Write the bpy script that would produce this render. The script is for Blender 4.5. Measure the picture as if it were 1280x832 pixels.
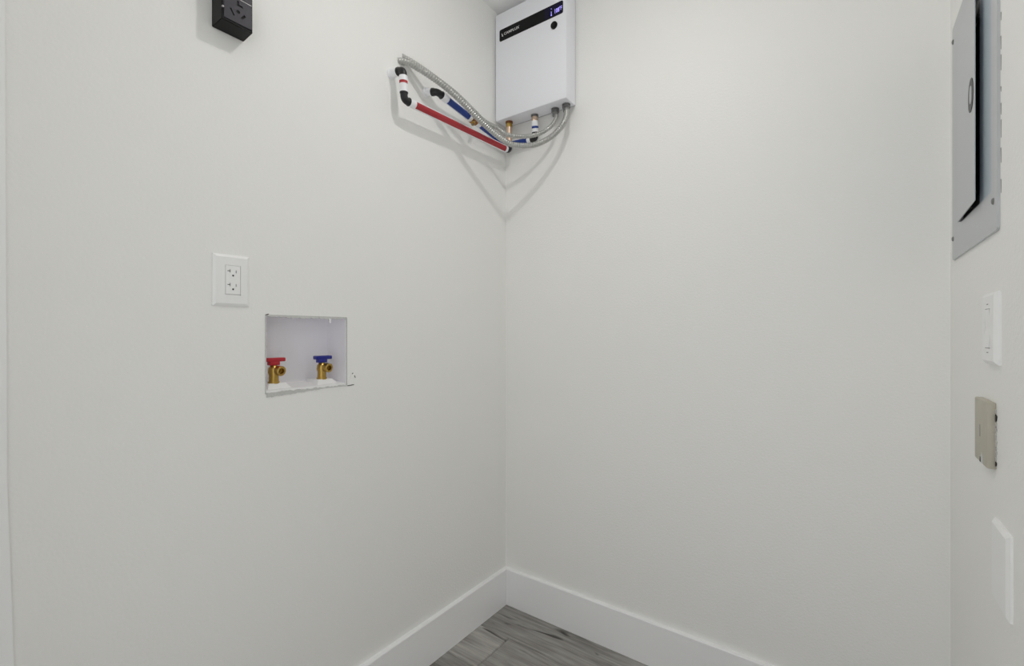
import bpy, bmesh, math, random
from mathutils import Vector, Matrix
random.seed(7)
S = bpy.context.scene
for o in list(bpy.data.objects):
    bpy.data.objects.remove(o)

# ------------------------------------------------------------------ camera, world, exposure
# World: room corner at the origin, left wall = plane x 0, back wall = plane y 0, floor z 0.
cam = bpy.data.objects.new('camera', bpy.data.cameras.new('camera'))
S.collection.objects.link(cam)
cam.location = (1.1383, -1.5215, 1.104)
cam.rotation_euler = (math.pi/2, 0, math.radians(36.01))
cam.data.sensor_width = 36.0
cam.data.lens = 578/1280*36.0
cam.data.clip_start = 0.01
S.camera = cam

w = bpy.data.worlds.new('world'); S.world = w
w.use_nodes = True
w.node_tree.nodes['Background'].inputs[0].default_value = (0.96, 0.98, 1.0, 1)
w.node_tree.nodes['Background'].inputs[1].default_value = 1.30
BULB = (0.637, -0.68, 2.318)
BULB_STRENGTH = 400.0
S.cycles.max_bounces = 24
S.cycles.diffuse_bounces = 20
S.view_settings.view_transform = 'Standard'
S.view_settings.look = 'None'
S.view_settings.gamma = 1.0
S.view_settings.use_curve_mapping = False
S.view_settings.exposure = -0.17

W = 1.338        # right wall plane x
H = 2.383        # ceiling
YF = -1.72       # open front of the closet (doorway side, behind the camera)
T = 0.12         # wall thickness

# ------------------------------------------------------------------ helpers
def lin(c):
    return tuple((v/12.92 if v <= .04045 else ((v+.055)/1.055)**2.4) for v in c)

def mat(name, rgb, rough=0.5, metal=0.0, spec=0.5, srgb=True, bump=None, var=None, emit=None):
    m = bpy.data.materials.new(name); m.use_nodes = True
    nt = m.node_tree; b = nt.nodes['Principled BSDF']
    c = lin(rgb) if srgb else rgb
    b.inputs['Base Color'].default_value = (*c, 1)
    b.inputs['Roughness'].default_value = rough
    b.inputs['Metallic'].default_value = metal
    b.inputs['Specular IOR Level'].default_value = spec
    tc = nt.nodes.new('ShaderNodeTexCoord')
    if var:
        n = nt.nodes.new('ShaderNodeTexNoise'); n.inputs['Scale'].default_value = var[0]
        n.inputs['Detail'].default_value = 4
        nt.links.new(tc.outputs['Object'], n.inputs['Vector'])
        mx = nt.nodes.new('ShaderNodeMix'); mx.data_type = 'RGBA'
        mx.inputs['A'].default_value = (*c, 1)
        mx.inputs['B'].default_value = (*[v*var[1] for v in c], 1)
        nt.links.new(n.outputs['Fac'], mx.inputs['Factor'])
        nt.links.new(mx.outputs['Result'], b.inputs['Base Color'])
    if bump:
        n = nt.nodes.new('ShaderNodeTexNoise'); n.inputs['Scale'].default_value = bump[0]
        n.inputs['Detail'].default_value = bump[2] if len(bump) > 2 else 3
        nt.links.new(tc.outputs['Object'], n.inputs['Vector'])
        bp = nt.nodes.new('ShaderNodeBump'); bp.inputs['Strength'].default_value = bump[1]
        bp.inputs['Distance'].default_value = 0.002
        nt.links.new(n.outputs['Fac'], bp.inputs['Height'])
        nt.links.new(bp.outputs['Normal'], b.inputs['Normal'])
    if emit:
        b.inputs['Emission Color'].default_value = (*emit[0], 1)
        b.inputs['Emission Strength'].default_value = emit[1]
    return m

M = {}
M['wall'] = mat('wall_paint', (.895, .892, .874), .55, srgb=False, bump=(170, .34, 2), var=(1.2, .985))
M['ceiling'] = mat('ceiling_paint', (.89, .89, .88), .7, srgb=False, bump=(120, .3))
M['trim'] = mat('trim_paint', (.92, .92, .93), .35, srgb=False)
M['plastic'] = mat('white_plastic', (.90, .90, .90), .35, srgb=False)
M['boxplastic'] = mat('box_plastic', (.88, .87, .91), .4, srgb=False)
M['plaster'] = mat('torn_plaster', (.80, .80, .79), .9, bump=(300, .6))
M['gapdark'] = mat('gap_dark', (.22, .21, .20), .9)
M['subfloor'] = mat('subfloor', (.52, .50, .47), .9)
M['beige'] = mat('beige_plastic', (.74, .72, .66), .5, var=(60, .9))
M['heater'] = mat('heater_enamel', (.86, .87, .92), .3, srgb=False)
M['blackgloss'] = mat('black_gloss', (.05, .05, .055), .3, spec=.2)
M['navy'] = mat('display_glow', (.06, .045, .17), .3, spec=.2)  # backlight glow round the digits, painted in as a navy base colour
M['digit'] = mat('display_digit', (.6, .55, .9), .5, emit=((.42, .36, 1.0), 1.1))
M['lettering'] = mat('white_lettering', (.85, .85, .85), .5)
M['blackplastic'] = mat('black_plastic', (.06, .06, .062), .5, spec=.25, var=(40, 1.4))
M['fitting'] = mat('black_fitting', (.11, .11, .115), .4)
M['slot'] = mat('slot_dark', (.02, .02, .02), .8)
M['socketface'] = mat('bakelite', (.21, .20, .235), .45, spec=.3, var=(30, .7))
M['steel'] = mat('brushed_steel', (.68, .68, .68), .3, metal=1.0)
M['zinc'] = mat('zinc_connector', (.55, .55, .55), .4, metal=.9)
M['conduit'] = mat('conduit_steel', (.76, .76, .75), .30, metal=1.0, var=(300, .8))
M['brass'] = mat('brass', (.80, .66, .36), .28, metal=1.0, var=(90, .6))
M['copper'] = mat('copper_fitting', (.84, .74, .66), .35, metal=.6)
M['bronze'] = mat('bronze_fitting', (.58, .40, .27), .45, metal=.6)
M['pipe'] = mat('white_pipe', (.88, .89, .92), .35, srgb=False)
M['red'] = mat('red_band', (.70, .16, .20), .4, var=(40, .8))
M['blue'] = mat('blue_band', (.08, .23, .55), .4, var=(40, .8))
M['redhandle'] = mat('red_handle', (.70, .12, .18), .35)
M['bluehandle'] = mat('blue_handle', (.10, .13, .52), .35)
M['panelgrey'] = mat('panel_enamel', (.76, .77, .78), .4)
M['deadfront'] = mat('deadfront_grey', (.69, .735, .77), .35)
M['breaker'] = mat('breaker_black', (.045, .045, .05), .5)
M['bulbglass'] = mat('bulb_glow', (1, 1, 1), .5, emit=((1.0, .98, .945), BULB_STRENGTH))

def plank_mat():
    m = bpy.data.materials.new('grey_wood_plank'); m.use_nodes = True
    nt = m.node_tree; L = nt.links.new; b = nt.nodes['Principled BSDF']
    N = nt.nodes.new
    tc = N('ShaderNodeTexCoord'); oi = N('ShaderNodeObjectInfo')
    off = N('ShaderNodeVectorMath'); off.operation = 'SCALE'; off.inputs['Scale'].default_value = 7.0
    comb = N('ShaderNodeCombineXYZ')
    for i in range(3): L(oi.outputs['Random'], comb.inputs[i])
    L(comb.outputs[0], off.inputs[0])
    add = N('ShaderNodeVectorMath'); add.operation = 'ADD'
    L(tc.outputs['Object'], add.inputs[0]); L(off.outputs[0], add.inputs[1])
    def noise(sx, sy, scale, det, dist=0.0):
        mp = N('ShaderNodeMapping'); mp.inputs['Scale'].default_value = (sx, sy, 1)
        L(add.outputs[0], mp.inputs['Vector'])
        n = N('ShaderNodeTexNoise'); n.inputs['Scale'].default_value = scale
        n.inputs['Detail'].default_value = det; n.inputs['Distortion'].default_value = dist
        L(mp.outputs[0], n.inputs['Vector']); return n.outputs['Fac']
    grain = noise(.35, 6, 16, 8, .8); cloud = noise(.5, 2.2, 6, 3, 1.5); knot = noise(.9, 3.2, 5.5, 2, 1.0)
    mixf = N('ShaderNodeMath'); mixf.operation = 'MULTIPLY_ADD'; mixf.inputs[1].default_value = .55
    L(grain, mixf.inputs[0]); 
    c2 = N('ShaderNodeMath'); c2.operation = 'MULTIPLY'; c2.inputs[1].default_value = .5
    L(cloud, c2.inputs[0]); L(c2.outputs[0], mixf.inputs[2])
    ramp = N('ShaderNodeValToRGB'); e = ramp.color_ramp.elements
    e[0].position = .34; e[0].color = (*lin((.45, .435, .42)), 1)
    e[1].position = .72; e[1].color = (*lin((.71, .70, .68)), 1)
    L(mixf.outputs[0], ramp.inputs[0])
    kr = N('ShaderNodeValToRGB'); k = kr.color_ramp.elements
    k[0].position = .66; k[0].color = (0, 0, 0, 1); k[1].position = .76; k[1].color = (1, 1, 1, 1)
    L(knot, kr.inputs[0])
    mk = N('ShaderNodeMix'); mk.data_type = 'RGBA'; mk.inputs['B'].default_value = (*lin((.26, .25, .24)), 1)
    L(kr.outputs[0], mk.inputs['Factor']); L(ramp.outputs[0], mk.inputs['A'])
    hsv = N('ShaderNodeHueSaturation')
    L(oi.outputs['Color'], hsv.inputs['Value'])
    L(mk.outputs['Result'], hsv.inputs['Color']); L(hsv.outputs[0], b.inputs['Base Color'])
    b.inputs['Roughness'].default_value = .5
    bp = N('ShaderNodeBump'); bp.inputs['Strength'].default_value = .15; bp.inputs['Distance'].default_value = .002
    L(grain, bp.inputs['Height']); L(bp.outputs[0], b.inputs['Normal'])
    return m
M['plank'] = plank_mat()

def finish(name, bm, m, parent=None, smooth=False, angle=35):
    bmesh.ops.recalc_face_normals(bm, faces=bm.faces)
    me = bpy.data.meshes.new(name); bm.to_mesh(me); bm.free()
    if smooth:
        for p in me.polygons: p.use_smooth = True
        try: me.set_sharp_from_angle(angle=math.radians(angle))
        except Exception: pass
    me.materials.append(M[m] if isinstance(m, str) else m)
    o = bpy.data.objects.new(name, me); S.collection.objects.link(o)
    if parent:
        o.parent = parent
        o.matrix_parent_inverse = base_inv(parent)
    return o

def base_inv(p):
    # geometry is written in room coordinates; parents may stand elsewhere
    mw = Matrix.Translation(p.location) @ p.rotation_euler.to_matrix().to_4x4()
    if p.parent:
        mw = base_world(p.parent) @ p.matrix_parent_inverse @ mw
    return mw.inverted()
def base_world(p):
    mw = Matrix.Translation(p.location) @ p.rotation_euler.to_matrix().to_4x4()
    if p.parent:
        mw = base_world(p.parent) @ p.matrix_parent_inverse @ mw
    return mw

def thing(name, label, cat, loc, group=None):
    o = bpy.data.objects.new(name, None); S.collection.objects.link(o)
    o.location = loc; o.empty_display_size = .05
    o['label'] = label; o['category'] = cat
    if group: o['group'] = group
    return o

def struct(o):
    o['kind'] = 'structure'; return o

def box(bm, x0, x1, y0, y1, z0, z1, bev=0, seg=2):
    g = bmesh.ops.create_cube(bm, size=1)
    for v in g['verts']:
        v.co = Vector((x0+(v.co.x+.5)*(x1-x0), y0+(v.co.y+.5)*(y1-y0), z0+(v.co.z+.5)*(z1-z0)))
    if bev:
        es = list({e for v in g['verts'] for e in v.link_edges})
        bmesh.ops.bevel(bm, geom=es, offset=bev, segments=seg, profile=.5, affect='EDGES')
    return bm

def boxo(name, m, parent, *a, bev=0, seg=2, smooth=False):
    bm = bmesh.new(); box(bm, *a, bev=bev, seg=seg)
    return finish(name, bm, m, parent, smooth)

def frames(pts):
    n = len(pts); ts = []
    for i in range(n):
        a = pts[max(i-1, 0)]; b = pts[min(i+1, n-1)]
        ts.append((b-a).normalized())
    up = Vector((0, 0, 1)) if abs(ts[0].z) < .9 else Vector((1, 0, 0))
    u = ts[0].cross(up).normalized(); out = []
    for i, t in enumerate(ts):
        if i:
            q = ts[i-1].rotation_difference(t); u = (q @ u)
        u = (u - t*u.dot(t)).normalized()
        out.append((t, u, t.cross(u)))
    return out

def tube(bm, pts, r, seg=20, cap=True):
    """r: number, list (per point) or function(i, angle)"""
    pts = [Vector(p) for p in pts]; fr = frames(pts); rings = []
    for i, (p, (t, u, v)) in enumerate(zip(pts, fr)):
        ring = []
        for k in range(seg):
            a = 2*math.pi*k/seg
            rr = r(i, a) if callable(r) else (r[i] if isinstance(r, (list, tuple)) else r)
            ring.append(bm.verts.new(p + u*math.cos(a)*rr + v*math.sin(a)*rr))
        rings.append(ring)
    for A, B in zip(rings[:-1], rings[1:]):
        for k in range(seg):
            bm.faces.new((A[k], A[(k+1) % seg], B[(k+1) % seg], B[k]))
    if cap:
        bm.faces.new(rings[0][::-1]); bm.faces.new(rings[-1])
    return bm

def tubeo(name, m, parent, pts, r, seg=20, angle=35):
    bm = bmesh.new(); tube(bm, pts, r, seg)
    return finish(name, bm, m, parent, True, angle)

def lathe_axis(bm, origin, axis, prof, seg=24):
    """prof: list of (distance along axis, radius)"""
    o = Vector(origin); ax = Vector(axis).normalized()
    up = Vector((0, 0, 1)) if abs(ax.z) < .9 else Vector((1, 0, 0))
    u = ax.cross(up).normalized(); v = ax.cross(u); rings = []
    for d, r in prof:
        rings.append([bm.verts.new(o+ax*d+(u*math.cos(2*math.pi*k/seg)+v*math.sin(2*math.pi*k/seg))*max(r, 1e-5)) for k in range(seg)])
    for A, B in zip(rings[:-1], rings[1:]):
        for k in range(seg):
            bm.faces.new((A[k], A[(k+1) % seg], B[(k+1) % seg], B[k]))
    bm.faces.new(rings[0][::-1]); bm.faces.new(rings[-1])
    return bm

def lathe(name, m, parent, origin, axis, prof, seg=24, smooth=True):
    bm = bmesh.new(); lathe_axis(bm, origin, axis, prof, seg)
    return finish(name, bm, m, parent, smooth)

def prism(bm, poly, depth_vec):
    """poly: list of 3D points (planar); extruded by depth_vec"""
    d = Vector(depth_vec); A = [bm.verts.new(Vector(p)) for p in poly]; B = [bm.verts.new(Vector(p)+d) for p in poly]
    n = len(poly)
    bm.faces.new(A[::-1]); bm.faces.new(B)
    for i in range(n):
        bm.faces.new((A[i], A[(i+1) % n], B[(i+1) % n], B[i]))
    return bm

def arcpath(a, corner, b, rad, n=8):
    """polyline a -> fillet at corner -> b"""
    a, c, b = Vector(a), Vector(corner), Vector(b)
    d1 = (a-c).normalized(); d2 = (b-c).normalized()
    ang = d1.angle(d2); cut = min(rad/math.tan(ang/2), (a-c).length*.98, (b-c).length*.98)
    p1 = c+d1*cut; p2 = c+d2*cut; out = [a]
    for i in range(n+1):
        t = i/n
        out.append((1-t)**2*p1 + 2*t*(1-t)*c + t*t*p2)
    out.append(b); return out

def catmull(P, step):
    P = [Vector(p) for p in P]; Q = [P[0]*2-P[1]] + P + [P[-1]*2-P[-2]]; fine = []
    for i in range(1, len(Q)-2):
        p0, p1, p2, p3 = Q[i-1:i+3]
        for k in range(40):
            t = k/40
            fine.append(.5*((2*p1)+(p2-p0)*t+(2*p0-5*p1+4*p2-p3)*t*t+(3*p1-p0-3*p2+p3)*t**3))
    fine.append(P[-1])
    out = [fine[0]]; acc = 0
    for a, b in zip(fine[:-1], fine[1:]):
        L = (b-a).length
        while acc+L >= step:
            a = a+(b-a).normalized()*(step-acc); out.append(a.copy()); L = (b-a).length; acc = 0
        acc += L
    return out

def slab_with_hole(name, axis_x0, axis_x1, y0, y1, z0, z1, hole, back, cav_sign):
    """wall slab in x with a cavity: hole=(hy0,hy1,hz0,hz1) open on the room side, closed by a back layer"""
    bm = bmesh.new(); hy0, hy1, hz0, hz1 = hole
    xs = sorted((axis_x0, axis_x1))
    box(bm, *xs, y0, hy0, z0, z1); box(bm, *xs, hy1, y1, z0, z1)
    box(bm, *xs, hy0, hy1, z0, hz0); box(bm, *xs, hy0, hy1, hz1, z1)
    b = sorted((axis_x1, axis_x1-cav_sign*back)); box(bm, *b, hy0, hy1, hz0, hz1)
    return struct(finish(name, bm, 'wall'))

# ------------------------------------------------------------------ the room
LB = (-0.968, -0.745, 0.957, 1.147)                    # hole for the washer box in the left wall (y0,y1,z0,z1)
PB = (-0.420, -0.100, 1.335, 1.745)                    # hole for the breaker panel in the right wall
wall_left = slab_with_hole('wall_left', 0, -T, YF, T, 0, H, LB, .01, -1)
wall_right = slab_with_hole('wall_right', W, W+T, YF, T, 0, H, PB, .01, 1)
wall_back = struct(boxo('wall_back', 'wall', None, 0, W, 0, T, 0, H))
ceiling = struct(boxo('ceiling', 'ceiling', None, -T, W+T, YF, T, H, H+.05))
bm = bmesh.new()   # unseen front wall with doorway, added to bounce light back into the closet
box(bm, 0, .45, YF, YF+.1, 0, H); box(bm, 1.25, W, YF, YF+.1, 0, H); box(bm, .45, 1.25, YF, YF+.1, 2.05, H)
wall_front_bounce = struct(finish('wall_front_bounce', bm, 'wall'))
floor = struct(boxo('floor', 'subfloor', None, -T, W+T, YF, T, -.06, -.008))

# planks run along x; rows of 0.18 m; the joints staggered like the ones in view
PW = .181; row_top = -.001
joints = {0: [1.02], 1: [.144, 1.18], 2: [.62], 3: [.30], 4: [.88], 5: [.16], 6: [1.05], 7: [.45], 8: [.75], 9: [.25], 10: [.9], 11: [.5]}
plank_meshes = {}
for r in range(12):
    y1 = row_top - r*PW + (.009 if r else 0); y0 = row_top - (r+1)*PW + .009
    y0 = max(y0, YF)
    if y1-y0 < .02: continue
    xs = [0.0] + joints[r] + [W]
    for a, b in zip(xs[:-1], xs[1:]):
        key = (round(b-a, 3), round(y1-y0, 3))
        if key not in plank_meshes:
            bm = bmesh.new(); lx, ly = (b-a)/2-.0008, (y1-y0)/2-.0008
            box(bm, -lx, lx, -ly, ly, -.008, 0, bev=.003, seg=1)
            bmesh.ops.recalc_face_normals(bm, faces=bm.faces)
            me = bpy.data.meshes.new('plank'); bm.to_mesh(me); bm.free(); me.materials.append(M['plank'])
            plank_meshes[key] = me
        o = bpy.data.objects.new('plank', plank_meshes[key]); S.collection.objects.link(o)
        o.location = ((a+b)/2, (y0+y1)/2, 0); o.parent = floor
        tone = {(0, 0.0): .90, (1, 0.0): 1.17, (1, .144): 1.0, (2, 0.0): .86}.get((r, a), random.uniform(.85, 1.15)); o.color = (tone, tone, tone, 1)

BH, BT = .147, .014
def baseboard(name, a, b, n):
    """profile extruded from a to b along the wall, n points into the room"""
    bm = bmesh.new(); a, b, n = Vector(a), Vector(b), Vector(n)
    prof = [(0, 0), (BT, 0), (BT, BH-.004), (BT-.003, BH-.0005), (BT-.006, BH), (0, BH)]
    prism(bm, [a+n*u+Vector((0, 0, v)) for u, v in prof], b-a)
    return struct(finish(name, bm, 'trim'))
baseboard('baseboard_left', (0, -1.392, 0), (0, 0, 0), (1, 0, 0))
baseboard('baseboard_back', (BT, 0, 0), (W-BT, 0, 0), (0, -1, 0))
baseboard('baseboard_right', (W, YF, 0), (W, 0, 0), (-1, 0, 0))
# door casing on the left wall beside the doorway, slightly out of plumb at the foot
bm = bmesh.new()
poly = [(0, -1.455, 0), (0, -1.372, 0), (0, -1.385, .52), (0, -1.3935, .86), (0, -1.396, 1.6), (0, -1.393, 2.1), (0, -1.455, 2.1)]
prism(bm, poly, (.010, 0, 0))
bmesh.ops.bevel(bm, geom=[e for e in bm.edges if all(v.co.x > .005 for v in e.verts)], offset=.003, segments=2, affect='EDGES')
struct(finish('trim_1', bm, 'trim'))

# torn drywall lip round the washer box cut-out
def ragged_lip(parent):
    hy0, hy1, hz0, hz1 = LB; rnd = random.Random(3)
    bm = bmesh.new()
    def strip(p0, p1, inward, base, amp, n):
        p0, p1, inward = Vector(p0), Vector(p1), Vector(inward)
        outs = []; ins = []
        for i in range(n+1):
            q = p0.lerp(p1, i/n); outs.append(q-inward*.0015)
            ins.append(q+inward*(base(i/n)+amp*rnd.random()**2))
        for i in range(n):
            prism(bm, [outs[i], outs[i+1], ins[i+1], ins[i]], (-.0025, 0, 0))
    x = .0012
    strip((x, hy0, hz1), (x, hy1, hz1), (0, 0, -1), lambda t: .0015+.004*t*(1-t)*2, .0035, 40)
    strip((x, hy0, hz0), (x, hy1, hz0), (0, 0, 1), lambda t: .001-.0006*t, .003, 44)
    strip((x, hy0, hz0), (x, hy0, hz1), (0, 1, 0), lambda t: .0005, .0025, 30)
    strip((x, hy1, hz0), (x, hy1, hz1), (0, -1, 0), lambda t: .0003, .0012, 26)
    # slumped plaster along the lower left edge, below the cut
    for i in range(26):
        t = i/26; y = hy0+.002+t*.15; dz = .008*(1-t)+.001+.002*rnd.random()
        prism(bm, [(.0, y, hz0+.001), (.0, y+.006, hz0+.001), (.0, y+.006, hz0-dz*.9), (.0, y, hz0-dz)], (.0016, 0, 0))
    finish('torn_drywall_edge', bm, 'plaster', parent)
    # shreds of paper hanging at the top and a lifted flake beside the lower right corner
    for y, z, w_, h_ in ((-.797, 1.143, .008, .008), (-.797, 1.1365, .007, .0075)):
        b2 = bmesh.new(); prism(b2, [(.001, y-w_/2, z), (.001, y+w_/2, z-.001), (.001, y-.1*w_, z-h_)], (.0015, 0, 0))
        finish('paper_shred', b2, 'plastic', parent)
    b2 = bmesh.new()
    prism(b2, [(-.0005, -.744, .9575), (-.0005, -.716, .9585), (-.0005, -.712, .966), (-.0005, -.719, .976), (-.0005, -.7255, .989), (-.0005, -.730, .987), (-.0005, -.738, .970)], (.0022, 0, 0))
    finish('lifted_flake', b2, 'wall', parent)
    for a, b_ in (((-.7245, .9905), (-.7275, .9875)), ((-.7195, .983), (-.717, .977)), ((-.742, .9562), (-.722, .9572))):
        b2 = bmesh.new(); tube(b2, [(.0008, *a), (.0008, *b_)], .0011, 6); finish('crack', b2, 'gapdark', parent)
    b2 = bmesh.new(); tube(b2, [(.0008, -.969, 1.1478), (.0008, -.9645, 1.1485), (.0008, -.960, 1.1505)], [.0006, .0014, .0005], 6); finish('crack', b2, 'gapdark', parent)
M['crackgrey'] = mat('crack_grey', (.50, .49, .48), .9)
ragged_lip(wall_left)

# gap and crumbled paint along the near edge of the breaker panel
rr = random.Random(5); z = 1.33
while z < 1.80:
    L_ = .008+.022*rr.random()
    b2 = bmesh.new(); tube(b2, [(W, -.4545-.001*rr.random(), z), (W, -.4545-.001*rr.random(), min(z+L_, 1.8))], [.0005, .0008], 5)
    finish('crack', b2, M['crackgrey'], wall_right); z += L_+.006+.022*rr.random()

# ------------------------------------------------------------------ ceiling lamp (small surface spotlight)
t = thing('ceiling_light_offscreen', 'small round white spotlight glowing under the ceiling', 'lamp', (BULB[0], BULB[1], H))
lathe('base', 'plastic', t, (BULB[0], BULB[1], H), (0, 0, -1), [(0, .055), (.008, .055), (.016, .045), (.024, .036), (.060, .034), (.0655, .034), (.0655, .0285), (.062, .028)])
lathe('lens_offscreen', 'bulbglass', t, (BULB[0], BULB[1], BULB[2]+.0045), (0, 0, -1), [(0, .0275), (.005, .0275), (.010, .0225), (.0135, .014), (.0145, .001)], 24, True)

# ------------------------------------------------------------------ water heater on the back wall
HX0, HX1, HY, HZ0, HZ1 = .010, .328, -.080, 1.940, 2.358
t = thing('water_heater', 'white wall-hung tankless water heater with a black display strip', 'water heater', (.169, 0, HZ0))
boxo('mounting_plate', 'panelgrey', t, HX0+.006, HX1-.006, -.012, 0, HZ0+.004, HZ1-.004)
boxo('cover', 'heater', t, HX0, HX1, HY, -.010, HZ0, HZ1, bev=.003, seg=3, smooth=True)
# display strip: rounded rectangle
def rrect(x0, x1, z0, z1, r, y, n=5):
    pts = []
    for cx, cz, a0 in ((x1-r, z1-r, 0), (x0+r, z1-r, 90), (x0+r, z0+r, 180), (x1-r, z0+r, 270)):
        for i in range(n+1):
            a = math.radians(a0+90*i/n); pts.append((cx+r*math.cos(a), y, cz+r*math.sin(a)))
    return pts
bm = bmesh.new(); prism(bm, rrect(.031, .316, 2.246, 2.291, .006, HY+.001), (0, -.0025, 0))
strip = finish('display_strip', bm, 'blackgloss', t); 
bm = bmesh.new(); prism(bm, rrect(.240, .3135, 2.249, 2.288, .005, HY-.001), (0, -.0009, 0))
finish('display_screen', bm, 'navy', strip)
def text(name, body, size, loc, m, parent, rot=(math.pi/2, 0, 0), shear=0, bold=0.0, xs=1.0):
    cu = bpy.data.curves.new(name, 'FONT'); cu.body = body; cu.size = size; cu.extrude = .0002; cu.offset = bold
    cu.align_x = 'LEFT'; cu.align_y = 'CENTER'; cu.resolution_u = 2
    tmp = bpy.data.objects.new('tmp', cu); S.collection.objects.link(tmp)
    dg = bpy.context.evaluated_depsgraph_get()
    me = bpy.data.meshes.new_from_object(tmp.evaluated_get(dg))
    bpy.data.objects.remove(tmp)
    me.name = name; me.materials.clear(); me.materials.append(M[m])
    from mathutils import Euler
    mw = Matrix.Translation(loc) @ Euler(rot).to_matrix().to_4x4() @ Matrix.Diagonal((xs, 1, 1, 1))
    me.transform(mw)
    o = bpy.data.objects.new(name, me); S.collection.objects.link(o); o.parent = parent
    o.matrix_parent_inverse = base_inv(parent); return o
text('lettering', 'CAMPLUX', .0145, (.0525, HY-.0017, 2.2685), 'lettering', strip, bold=.0002, xs=1.1)
bm = bmesh.new()
for k in range(3):
    prism(bm, [(.0415+.0022*k, HY-.0015, 2.274-.004*k), (.0445+.0022*k, HY-.0015, 2.274-.004*k), (.0462+.0015*k, HY-.0015, 2.2625-.0005*k), (.0432+.0015*k, HY-.0015, 2.2625-.0005*k)], (0, -.0004, 0))
finish('emblem', bm, 'lettering', strip)
text('display_digits', '108', .0225, (.280, HY-.0022, 2.2625), 'digit', strip, bold=.0002, xs=.66)
text('display_digits', '\u00b0F', .0205, (.3015, HY-.0022, 2.2645), 'digit', strip, bold=.0001, xs=.62)
bm = bmesh.new()   # small thermometer mark on the screen
box(bm, .2672, .2692, HY-.0024, HY-.0019, 2.256, 2.268); box(bm, .2662, .2702, HY-.0024, HY-.0019, 2.2525, 2.257); box(bm, .2672, .2692, HY-.0024, HY-.0019, 2.276, 2.279)
finish('display_mark', bm, 'digit', strip)
lathe('control_knob', 'blackgloss', t, (.2795, HY+.001, 2.2145), (0, -1, 0), [(0, .0132), (.005, .0132), (.0065, .0122), (.0068, .001)])
# fittings below
def hexnut(bm, c, r, z0, z1):
    lathe_axis(bm, (c[0], c[1], z1), (0, 0, -1), [(0, r), (z1-z0, r)], 6)
HOT = (.052, -.046); COLD = (.165, -.034)
for c, ring in ((HOT, 'brass'), (COLD, 'copper')):
    bm = bmesh.new(); lathe_axis(bm, (c[0], c[1], HZ0+.001), (0, 0, -1), [(0, .0145), (.006, .0145), (.0062, .0105), (.010, .0105)], 20)
    finish('pipe_nipple', bm, 'bronze' if ring == 'brass' else 'zinc', t, True)
    bm = bmesh.new(); hexnut(bm, c, .0125, HZ0-.024, HZ0-.008); finish('hex_nut', bm, ring, t)
CA, CB = (.304, -.036), (.254, -.030)
for c in (CA, CB):
    bm = bmesh.new()
    lathe_axis(bm, (c[0], c[1], HZ0+.001), (0, 0, -1), [(0, .0150), (.005, .0150), (.0052, .0115), (.009, .0115), (.0092, .0150), (.013, .0150), (.0132, .0115), (.027, .0112), (.028, .0085)], 22)
    lathe_axis(bm, (c[0]-.002, c[1]-.010, HZ0-.020), (0, -1, 0), [(0, .0032), (.004, .0032)], 8)
    finish('conduit_connector', bm, 'zinc', t, True, 30)

# ------------------------------------------------------------------ flexible metal conduits
def conduit(label, P, r):
    pitch = .0080; st = pitch/10
    pts = catmull(P, st)
    def rad(i, a):
        ph = (i*st/pitch + a/(2*math.pi)) % 1.0
        return r*(1.03 - .21*(1-math.sin(math.pi*min(ph/.86, 1.0))**.7))
    bm = bmesh.new(); tube(bm, pts, rad, 14)
    o = finish('flexible_conduit', bm, 'conduit', None, True, 60)
    o['label'] = label; o['category'] = 'conduit'; return o
conduit('thicker silver corrugated conduit making the lower, wider loop from heater to wall',
        [(CA[0], CA[1], HZ0-.020), (.308, -.040, 1.908), (.311, -.054, 1.878), (.297, -.069, 1.843), (.268, -.092, 1.808), (.222, -.131, 1.780), (.174, -.186, 1.7745), (.151, -.23, 1.788), (.132, -.289, 1.815), (.118, -.334, 1.84), (.105, -.384, 1.869), (.082, -.44, 1.902), (.05, -.497, 1.932), (.02, -.540, 1.952), (-.012, -.562, 1.958)], .0100)
conduit('thinner silver corrugated conduit making the upper, tighter loop from heater to wall',
        [(CB[0], CB[1], HZ0-.020), (.262, -.036, 1.904), (.256, -.060, 1.866), (.222, -.085, 1.838), (.174, -.120, 1.826), (.126, -.155, 1.833), (.107, -.198, 1.848), (0.098, -0.2583, 1.8529), (0.092, -0.3159, 1.8731), (0.082, -0.3853, 1.9007), (.051, -.460, 1.936), (.022, -.520, 1.962), (-.012, -.545, 1.985)], .0078)

# ------------------------------------------------------------------ hot and cold supply lines
RP = .0128
def band(name, m, parent, a, b, r, centre, half):
    """printed colour band on a pipe from a to b: arc of angle around direction centre"""
    a, b = Vector(a), Vector(b); ax = (b-a).normalized(); c = Vector(centre); c = (c-ax*c.dot(ax)).normalized(); s = ax.cross(c)
    bm = bmesh.new(); n = 14; rows = []
    for p in (a, b):
        for rr_ in (r+.0007, r-.002):
            rows.append([bm.verts.new(p+(c*math.cos(th)+s*math.sin(th))*rr_) for th in [half*(2*i/n-1) for i in range(n+1)]])
    o1, i1, o2, i2 = rows
    for k in range(n):
        bm.faces.new((o1[k], o1[k+1], o2[k+1], o2[k])); bm.faces.new((i1[k], i2[k], i2[k+1], i1[k+1]))
        bm.faces.new((o1[k], i1[k], i1[k+1], o1[k+1])); bm.faces.new((o2[k], o2[k+1], i2[k+1], i2[k]))
    bm.faces.new((o1[0], o2[0], i2[0], i1[0])); bm.faces.new((o1[n], i1[n], i2[n], o2[n]))
    return finish(name, bm, m, parent, True, 40)
def pipe(parent, a, b, r=RP, name='pipe'):
    return tubeo(name, 'pipe', parent, [a, b], r, 24)
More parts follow.
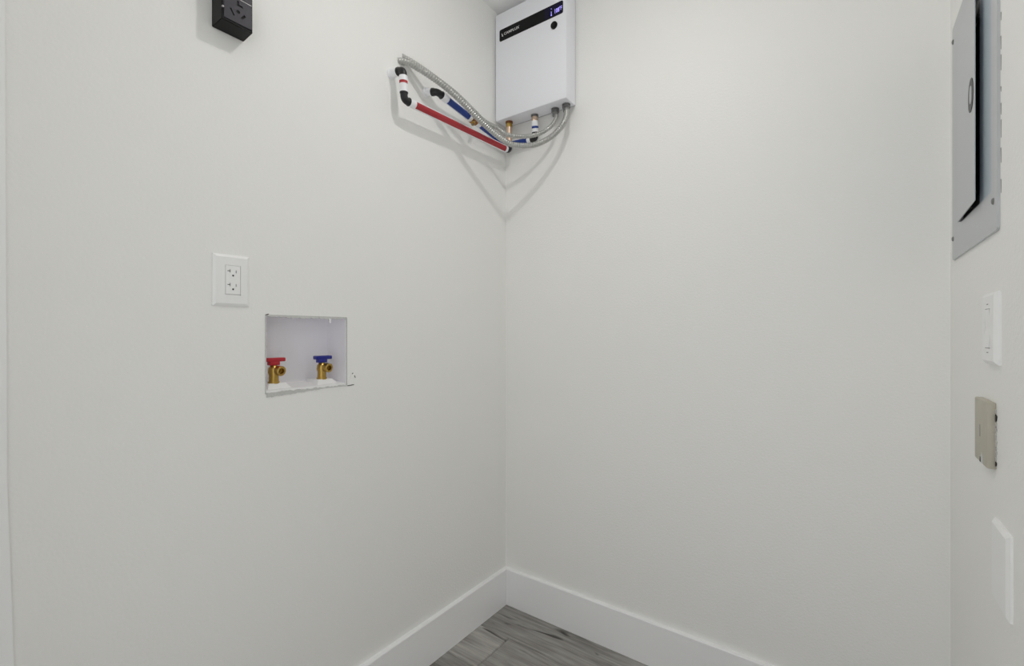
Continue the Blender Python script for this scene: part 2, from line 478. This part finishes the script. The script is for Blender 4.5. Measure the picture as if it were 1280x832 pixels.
def collar(parent, a, b, r):
    a, b = Vector(a), Vector(b); d = (b-a)
    return tubeo('collar', 'pipe', parent, [a, a+d*.12, b-d*.12, b], [r*.94, r, r, r*.94], 24)
def elbow(parent, a, c, b, r=.0112, rad=.014):
    pts = arcpath(a, c, b, rad, 8)
    o = tubeo('elbow', 'fitting', parent, pts, r, 20)
    A, B, C_ = Vector(a), Vector(b), Vector(c)
    for p, q in ((A, C_), (B, C_)):
        d = (q-p).normalized()
        tubeo('elbow_ring', 'fitting', o, [p-d*.001, p+d*.005], r*1.13, 20)
    return o
# hot line
t = thing('hot_water_pipe', 'white pipe with red bands and black elbows running below the heater', 'pipe', (0, -.587, 1.895))
h0 = Vector((-.004, -.590, 1.900)); h1 = Vector((.052, -.586, 1.897)); h2 = Vector((.052, -.582, 1.809)); h3 = Vector((.052, -.046, 1.826)); h4 = Vector((HOT[0], HOT[1], HZ0-.022))
def along(a, b, d): return a+(b-a).normalized()*d
lathe('wall_escutcheon', 'pipe', t, h0, h1-h0, [(.003, .0155), (.008, .0155), (.010, .0135), (.011, .013)])
pipe(t, h0, along(h1, h0, .020), .0125, 'stub_pipe')
elbow(t, along(h1, h0, .021), h1, along(h1, h2, .021))
v0 = along(h1, h2, .018); v1 = along(h2, h1, .022)
drop = pipe(t, v0, v1, .0128)
mid = v0.lerp(v1, .42)
band('red_band', 'red', drop, mid+Vector((0, 0, .004)), mid-Vector((0, 0, .004)), .0128, (1.05, -.95, -.5), 1.15)
elbow(t, along(h2, h1, .024), h2, along(h2, h3, .022))
r0 = along(h2, h3, .019); r1 = along(h3, h2, .020)
run = pipe(t, r0, r1)
band('red_band', 'red', run, along(r0, r1, .022), along(r1, r0, .014), RP, (1.0, 0, -.50), .82)
elbow(t, along(h3, h2, .022), h3, along(h3, h4, .026))
tubeo('riser_pipe', 'copper', t, [along(h3, h4, .022), h4], .0115, 24)
# cold line
t = thing('cold_water_pipe', 'white pipe with blue bands, black elbows and a brass drain valve behind the conduits', 'pipe', (0, -.444, 1.905))
c0 = Vector((-.004, -.446, 1.906)); c1 = Vector((.046, -.436, 1.896)); c2 = Vector((.020, -.022, 1.862)); c3 = Vector((.160, -.020, 1.856)); c4 = Vector((COLD[0], COLD[1], HZ0-.022))
lathe('wall_escutcheon', 'pipe', t, c0, c1-c0, [(.003, .0155), (.008, .0155), (.010, .0135), (.011, .013)])
pipe(t, c0, along(c1, c0, .018), .0125, 'stub_pipe')
elbow(t, along(c1, c0, .020), c1, along(c1, c2, .024))
p0 = along(c1, c2, .022); p1 = along(c2, c1, .020)
L_ = (p1-p0).length; dirc = (p1-p0).normalized()
va = p0+dirc*(.158); vb = p0+dirc*(.188)
a1 = pipe(t, p0, va, .0138)
band('blue_band', 'blue', a1, p0+dirc*.026, p0+dirc*.142, .0138, (1.0, 0, -.95), .80)
vm = va.lerp(vb, .5)
dv = tubeo('drain_valve', 'bronze', t, [va-dirc*.002, va+dirc*.006, va+dirc*.0061, vb-dirc*.0061, vb-dirc*.006, vb+dirc*.002], [.013, .013, .0155, .0155, .013, .013], 16)
lathe('drain_outlet', 'brass', dv, vm+Vector((.006, 0, -.006)), (.25, -.65, -.70), [(0, .0055), (.018, .0055), (.0182, .0078), (.025, .0078), (.0252, .0045), (.030, .0045)], 14)
lathe('drain_cap', 'zinc', dv, vm+Vector((.006, 0, -.006))+Vector((.25, -.65, -.70)).normalized()*.028, (.25, -.65, -.70), [(0, .0035), (.007, .0035), (.008, .001)], 10)
a2 = pipe(t, vb, p1)
band('blue_band', 'blue', a2, vb+dirc*.022, p1-dirc*.012, RP, (1.0, 0, -.95), .8)
elbow(t, along(c2, c1, .023), c2, along(c2, c3, .023))
q0 = along(c2, c3, .020); q1 = along(c3, c2, .020)
a3 = pipe(t, q0, q1)
band('blue_band', 'blue', a3, along(q0, q1, .012), along(q1, q0, .016), RP, (0, -1.0, -.45), .95)
elbow(t, along(c3, c2, .022), c3, along(c3, c4, .022))
a4 = pipe(t, along(c3, c4, .020), c4, .0125)
bm_ = along(c3, c4, .036); bn_ = along(c3, c4, .044)
band('blue_band', 'blue', a4, bm_, bn_, .0125, (.9, -1.2, -.4), 1.3)

# ------------------------------------------------------------------ black surface receptacle, high on the left wall
t = thing('dryer_receptacle', 'black surface-mounted dryer socket with slanted slots, high on the wall', 'socket', (0, -1.0515, 1.781))
Y0, Y1, Z0, Z1, XF = -1.085, -1.018, 1.7805, 1.872, .049
bm = bmesh.new()
# body tapers very slightly towards its front
fr_ = .0015
vs = [bm.verts.new(c) for c in ((0, Y0, Z0), (0, Y1, Z0), (0, Y1, Z1), (0, Y0, Z1), (XF-.002, Y0+fr_, Z0+.001), (XF-.002, Y1-fr_, Z0+.001), (XF-.002, Y1-fr_, Z1-.001), (XF-.002, Y0+fr_, Z1-.001))]
for f_ in ((3, 2, 1, 0), (4, 5, 6, 7), (0, 1, 5, 4), (1, 2, 6, 5), (2, 3, 7, 6), (3, 0, 4, 7)): bm.faces.new([vs[i] for i in f_])
bmesh.ops.bevel(bm, geom=list(bm.edges), offset=.0015, segments=2, affect='EDGES')
finish('housing', bm, 'blackplastic', t, True)
face = boxo('face_plate', 'socketface', t, XF-.004, XF, Y0+.005, Y1-.003, Z0+.006, Z1-.006, bev=.001)
def slotbox(parent, y, z, w_, h_, ang, x=XF+.0002, name='slot'):
    bm = bmesh.new(); box(bm, -.0012, .0004, -w_/2, w_/2, -h_/2, h_/2)
    bmesh.ops.rotate(bm, verts=bm.verts, cent=(0, 0, 0), matrix=Matrix.Rotation(math.radians(ang), 3, 'X'))
    bmesh.ops.translate(bm, verts=bm.verts, vec=(x, y, z)); return finish(name, bm, 'slot', parent)
def cut_holes(target, cutters, push):
    # sink each slot as a real hole into its face, then leave a dark insert at its bottom as painted-in shade
    dg = bpy.context.evaluated_depsgraph_get(); tmp = []
    base = target.data
    for c in cutters:
        k = bpy.data.objects.new('tmp', c.data.copy()); S.collection.objects.link(k); tmp.append(k)
        xs = [v.co.x for v in k.data.vertices]; mid = (min(xs)+max(xs))/2
        for v in k.data.vertices: v.co.x += .002 if v.co.x > mid else -push
        k.matrix_world = Matrix.Identity(4)
        md = target.modifiers.new('hole', 'BOOLEAN'); md.object = k; md.operation = 'DIFFERENCE'; md.solver = 'EXACT'
    bpy.context.view_layer.update(); dg = bpy.context.evaluated_depsgraph_get()
    me = bpy.data.meshes.new_from_object(target.evaluated_get(dg))
    target.modifiers.clear(); target.data = me; me.name = target.name
    me.materials.clear(); me.materials.append(base.materials[0])
    for p in me.polygons: p.material_index = 0
    for k in tmp: bpy.data.objects.remove(k)
    for c in cutters:
        for v in c.data.vertices: v.co.x -= push
slotbox(face, -1.0632, 1.8065, .0036, .015, 30)
slotbox(face, -1.0405, 1.8060, .0045, .0125, -38)
bm = bmesh.new()
prism(bm, [(XF-.001, -1.0535, 1.8365), (XF-.001, -1.0490, 1.8365), (XF-.001, -1.0490, 1.8290), (XF-.001, -1.0415, 1.8290), (XF-.001, -1.0415, 1.8250), (XF-.001, -1.0535, 1.8250)], (.0016, 0, 0))
finish('slot', bm, 'slot', face)
lathe('centre_screw', 'slot', face, (XF-.001, -1.0510, 1.8125), (1, 0, 0), [(0, .0038), (.0018, .0038), (.002, .001)], 14)
cut_holes(face, [c for c in face.children if c.name.startswith(('slot', 'centre'))], .0022)
boxo('metal_strap', 'zinc', face, XF-.001, XF+.0006, Y0+.030, Y1-.0045, 1.8405, 1.8415)
lathe('cover_screw', 'steel', t, (XF-.0035, Y0+.0035, 1.8085), (1, 0, 0), [(0, .0022), (.0035, .0022), (.004, .001)], 10)

# ------------------------------------------------------------------ duplex outlet on the left wall
t = thing('wall_outlet', 'white duplex wall outlet with slotted receptacles above the washer box', 'outlet', (0, -1.0455, 1.166))
def plate(name, parent, x0, x1, y0, y1, z0, z1, hole, m='plastic', sign=1):
    """cover plate with sloping rim and a rectangular window; x0 wall side, x1 face"""
    bm = bmesh.new(); i = .006
    def ring(x, a, b, c, d): return [bm.verts.new((x, a, c)), bm.verts.new((x, b, c)), bm.verts.new((x, b, d)), bm.verts.new((x, a, d))]
    r0 = ring(x0, y0, y1, z0, z1); r1 = ring(x0+(x1-x0)*.45, y0, y1, z0, z1); r2 = ring(x1, y0+i, y1-i, z0+i, z1-i)
    rs = [r0, r1, r2]
    if hole:
        rs.append(ring(x1, *hole)); rs.append(ring(x0+(x1-x0)*.2, *hole))
    for A, B in zip(rs[:-1], rs[1:]):
        for k in range(4): bm.faces.new((A[k], A[(k+1) % 4], B[(k+1) % 4], B[k]))
    bm.faces.new(r0[::-1])
    bm.faces.new(rs[-1])
    return finish(name, bm, m, parent)
plate('cover_plate', t, 0, .0065, -1.0845, -1.0075, 1.165, 1.2815, (-1.0600, -1.0270, 1.190, 1.2575))
rec = boxo('receptacle', 'plastic', t, .001, .0072, -1.0592, -1.0282, 1.1918, 1.2568, bev=.0008)
for zc in (1.2405, 1.2095):
    slotbox(rec, -1.0500, zc+.0040, .0018, .0072, 0, .0074)
    slotbox(rec, -1.0530, zc+.0040, .0050, .0016, 0, .0074)
    slotbox(rec, -1.0372, zc+.0030, .0018, .0062, 0, .0074)
    lathe('ground_hole', 'slot', rec, (.0066, -1.0435, zc-.0060), (1, 0, 0), [(0, .0023), (.0011, .0023)], 12)
cut_holes(rec, [c for c in rec.children], .0030)

# ------------------------------------------------------------------ washer outlet box and its two valves
t = thing('washer_outlet_box', 'white recessed washer box set in a ragged wall cut-out', 'outlet box', (-.05, -.8565, .957))
y0, y1, z0, z1 = LB; D = .092; e = .0025
bm = bmesh.new()
box(bm, -D, -D+.004, y0, y1, z0, z1)
box(bm, -D+.004, -.003, y0, y0+e, z0, z1); box(bm, -D+.004, -.003, y1-e, y1, z0, z1)
box(bm, -D+.004, -.003, y0+e, y1-e, z1-e, z1)
finish('box_shell', bm, 'boxplastic', t)
bm = bmesh.new()   # sloping floor of the box
prism(bm, [(-D+.004, y0+e, z0), (-.003, y0+e, z0), (-.003, y0+e, z0+.007), (-D+.004, y0+e, z0+.015)], (0, y1-y0-2*e, 0))
finish('box_floor', bm, 'plastic', t)
for yc in (-.926, -.795):
    bm = bmesh.new()
    prism(bm, [(-.080, yc-.029, z0+.008), (-.080, yc+.030, z0+.008), (-.080, yc+.022, z0+.0205), (-.080, yc-.021, z0+.0205)], (.066, 0, 0))
    for v in bm.verts:
        if v.co.x > -.03 and v.co.z > z0+.015: v.co.x -= .012
    finish('valve_seat', bm, 'plastic', t)
def valve(label, yc, hm):
    x = -.038; zb = z0+.0205
    t = thing('water_valve', label, 'valve', (x, yc, zb))
    bm = bmesh.new()
    lathe_axis(bm, (x, yc, zb-.001), (0, 0, 1), [(0, .0135), (.005, .0135), (.0055, .0118), (.020, .0112), (.028, .0135), (.039, .0125), (.043, .009), (.048, .007)], 20)
    finish('body', bm, 'brass', t, True)
    bm = bmesh.new(); o_ = (x+.004, yc+.004, zb+.033)
    lathe_axis(bm, o_, (1, .18, -.12), [(0, .010), (.008, .010), (.0082, .0125), (.020, .0125), (.0205, .0120), (.0203, .0075), (.012, .0068), (.0115, .0056), (.001, .0054)], 22)
    finish('hose_outlet', bm, 'brass', t, True)
    bm = bmesh.new()
    box(bm, x-.009, x+.009, yc-.013, yc+.012, zb+.045, zb+.056, bev=.002)
    box(bm, x-.010, x+.010, yc-.021, yc+.026, zb+.054, zb+.064, bev=.0025)
    finish('handle', bm, hm, t, True)
valve('brass washer valve with a red T-shaped handle', -.929, 'redhandle')
valve('brass washer valve with a blue T-shaped handle', -.797, 'bluehandle')

# ------------------------------------------------------------------ breaker panel in the right wall
t = thing('electrical_panel', 'grey metal breaker panel with its narrow door slightly ajar', 'electrical panel', (W, -.25, 1.272))
PY0, PY1, PZ0, PZ1 = -.450, -.052, 1.272, 1.806; OY0, OY1, OZ0, OZ1 = -.412, -.150, 1.342, 1.737
bm = bmesh.new(); th = .004
def rr2(y0, y1, z0, z1, r, x, n=4):
    return [(x, p[0], p[2]) for p in rrect(y0, y1, z0, z1, r, 0, n)]
outer = [bm.verts.new(p) for p in rr2(PY0, PY1, PZ0, PZ1, .008, W-th)]
inner = [bm.verts.new(p) for p in rr2(OY0, OY1, OZ0, OZ1, .003, W-th)]
outb = [bm.verts.new(p) for p in rr2(PY0, PY1, PZ0, PZ1, .008, W+.0005)]
innb = [bm.verts.new(p) for p in rr2(OY0, OY1, OZ0, OZ1, .003, W+.0005)]
n = len(outer)
for k in range(n):
    j = (k+1) % n
    bm.faces.new((outer[k], outer[j], inner[j], inner[k])); bm.faces.new((outb[k], innb[k], innb[j], outb[j]))
    bm.faces.new((outer[k], outb[k], outb[j], outer[j])); bm.faces.new((inner[k], inner[j], innb[j], innb[k]))
finish('cover_frame', bm, 'panelgrey', t)
# steel tub behind
bm = bmesh.new(); y0, y1, z0, z1 = PB; xb = W+.085
box(bm, xb-.002, xb, y0, y1, z0, z1); box(bm, W+.001, xb, y0, y0+.002, z0, z1); box(bm, W+.001, xb, y1-.002, y1, z0, z1)
box(bm, W+.001, xb, y0, y1, z0, z0+.002); box(bm, W+.001, xb, y0, y1, z1-.002, z1)
finish('tub', bm, 'deadfront', t)
# dead front: strips either side of the breaker column
xd = W-.001
boxo('door_recess', 'deadfront', t, W-.0028, W-.0005, OY0-.003, -.321, OZ0-.003, OZ1+.003)
nb = 15; bh = (OZ1-OZ0)/nb
first = None
bm = bmesh.new(); box(bm, xd+.0005, xd+.055, -.3205, -.155, -bh/2+.0004, bh/2-.0004, bev=.001, seg=1); bmesh.ops.recalc_face_normals(bm, faces=bm.faces)
bme = bpy.data.meshes.new('breaker'); bm.to_mesh(bme); bm.free(); bme.materials.append(M['breaker'])
bm = bmesh.new(); box(bm, xd-.0055, xd+.002, -.255, -.230, -.0045, .0045, bev=.001, seg=1); bmesh.ops.recalc_face_normals(bm, faces=bm.faces)
tme = bpy.data.meshes.new('toggle'); bm.to_mesh(tme); bm.free(); tme.materials.append(M['breaker'])
for k in range(nb):
    o = bpy.data.objects.new('breaker', bme); S.collection.objects.link(o); o.parent = t; o.matrix_parent_inverse = base_inv(t)
    o.location = (0, 0, OZ0+bh*(k+.5))
    g = bpy.data.objects.new('toggle', tme); S.collection.objects.link(g); g.parent = o
boxo('label_strip', 'zinc', t, xd-.0006, xd+.001, -.318, -.205, 1.6925, 1.6945)
# the door, hinged at its far edge and open by about five degrees
dw = .206
ang = math.radians(1.75)
hx, hy = W-th-.0005, OY1+.001
bm = bmesh.new(); box(bm, -.0045, -.0028, -dw, 0, OZ0+.001, OZ1-.001, bev=.0005, seg=1)
box(bm, -.0030, 0, -.004, 0, OZ0+.001, OZ1-.001)
bmesh.ops.rotate(bm, verts=bm.verts, cent=(0, 0, 0), matrix=Matrix.Rotation(-ang, 3, 'Z'))
bmesh.ops.translate(bm, verts=bm.verts, vec=(hx, hy, 0))
door = finish('door', bm, 'panelgrey', t)
def ondoor(bm):
    bmesh.ops.rotate(bm, verts=bm.verts, cent=(0, 0, 0), matrix=Matrix.Rotation(-ang, 3, 'Z'))
    bmesh.ops.translate(bm, verts=bm.verts, vec=(hx, hy, 0)); return bm
LY, LZ = -0.1720, 1.5467
def stadium(yc, zc, hw, hh, x, n=8):
    r = hw; pts = []
    for i in range(n+1):
        a = math.pi*i/n; pts.append((x, yc+r*math.cos(a), zc+hh-r+r*math.sin(a)))
    for i in range(n+1):
        a = math.pi+math.pi*i/n; pts.append((x, yc+r*math.cos(a), zc-hh+r+r*math.sin(a)))
    return pts
bm = bmesh.new(); prism(bm, stadium(LY, LZ, .026, .031, -.0042), (-.0012, 0, 0)); lat = finish('latch', ondoor(bm), 'fitting', door)
bm = bmesh.new(); prism(bm, stadium(LY-.003, LZ, .010, .0165, -.0050), (-.0010, 0, 0)); finish('latch_slide', ondoor(bm), 'panelgrey', lat)
for zc in (1.681, 1.422):
    boxo('hinge_slot', 'zinc', t, W-th-.0006, W-th+.001, -.141, -.133, zc-.013, zc+.013)
    boxo('hinge_slot', 'slot', t, W-th-.0008, W-th+.001, -.141, -.133, zc-.016, zc-.012)
for y, z in ((-.066, 1.772), (-.066, 1.320), (-.428, 1.323), (-.428, 1.76)):
    lathe('screw', 'zinc', t, (W-th+.0005, y, z), (-1, 0, 0), [(0, .0055), (.0015, .0055), (.003, .0038), (.0034, .001)], 14)

# ------------------------------------------------------------------ plates on the right wall
t = thing('light_switch', 'white rocker switch plate on the wall below the breaker panel', 'switch', (W, -.412, 1.052))
def plate_r(parent, y0, y1, z0, z1, hole, d=.0085):
    return plate('cover_plate', parent, W, W-d, y0, y1, z0, z1, hole)
plate_r(t, -.457, -.368, 1.0515, 1.172, (-.4295, -.3955, 1.078, 1.1455))
bm = bmesh.new()   # rocker: two faces meeting at a shallow angle
prism(bm, [(W-.001, -.4285, 1.0795), (W-.0105, -.4285, 1.0795), (W-.0075, -.4285, 1.112), (W-.0095, -.4285, 1.144), (W-.001, -.4285, 1.144)], (0, .032, 0))
finish('rocker', bm, 'plastic', t)
for z in (1.1525, 1.0710): boxo('screw_slot', 'crackgrey' if False else M['crackgrey'], t, W-.0089, W-.0080, -.418, -.408, z-.0006, z+.0006)

t = thing('beige_wall_box', 'beige plastic wall box with chipped paint along its edge', 'wall box', (W, -.38, .877))
bm = bmesh.new(); xb = W-.0115
box(bm, xb, W+.0005, -.4250, -.3340, .8765, .9875, bev=.0022, seg=2)
finish('housing', bm, 'beige', t, True)
boxo('slot', 'zinc', t, xb-.0004, xb+.001, -.3785, -.3745, .922, .943)
bm = bmesh.new(); prism(bm, [(xb-.0006, -.4000, .8785), (xb-.0006, -.3860, .8785), (xb-.0006, -.3840, .889), (xb-.0006, -.3900, .897), (xb-.0006, -.3980, .893)], (.001, 0, 0)); finish('paint_chip', bm, 'plaster', t)
bm = bmesh.new(); prism(bm, [(xb-.0009, -.3850, .8785), (xb-.0009, -.3775, .8785), (xb-.0009, -.3800, .887), (xb-.0009, -.3845, .884)], (.001, 0, 0)); finish('paint_chip', bm, 'gapdark', t)
rr = random.Random(11); z = .882
while z < .972:       # ragged paint ridge where the box meets the wall
    L_ = .004+.008*rr.random(); d_ = .0012+.0035*rr.random()
    b2 = bmesh.new(); prism(b2, [(W-.0001, -.4245, z), (W-.0001, -.4245, z+L_), (W-.0001, -.4250-d_*1.6, z+L_*.8), (W-.0001, -.4250-d_*.8, z+.1*L_)], (-.0014, 0, 0))
    finish('paint_ridge', b2, 'plaster' if rr.random() < .7 else 'gapdark', t); z += L_*.95+.003*rr.random()

t = thing('blank_plate', 'white blank cover plate low on the wall below the beige box', 'cover plate', (W, -.476, .668))
plate_r(t, -.5235, -.4300, .6685, .7985, None, .0075)
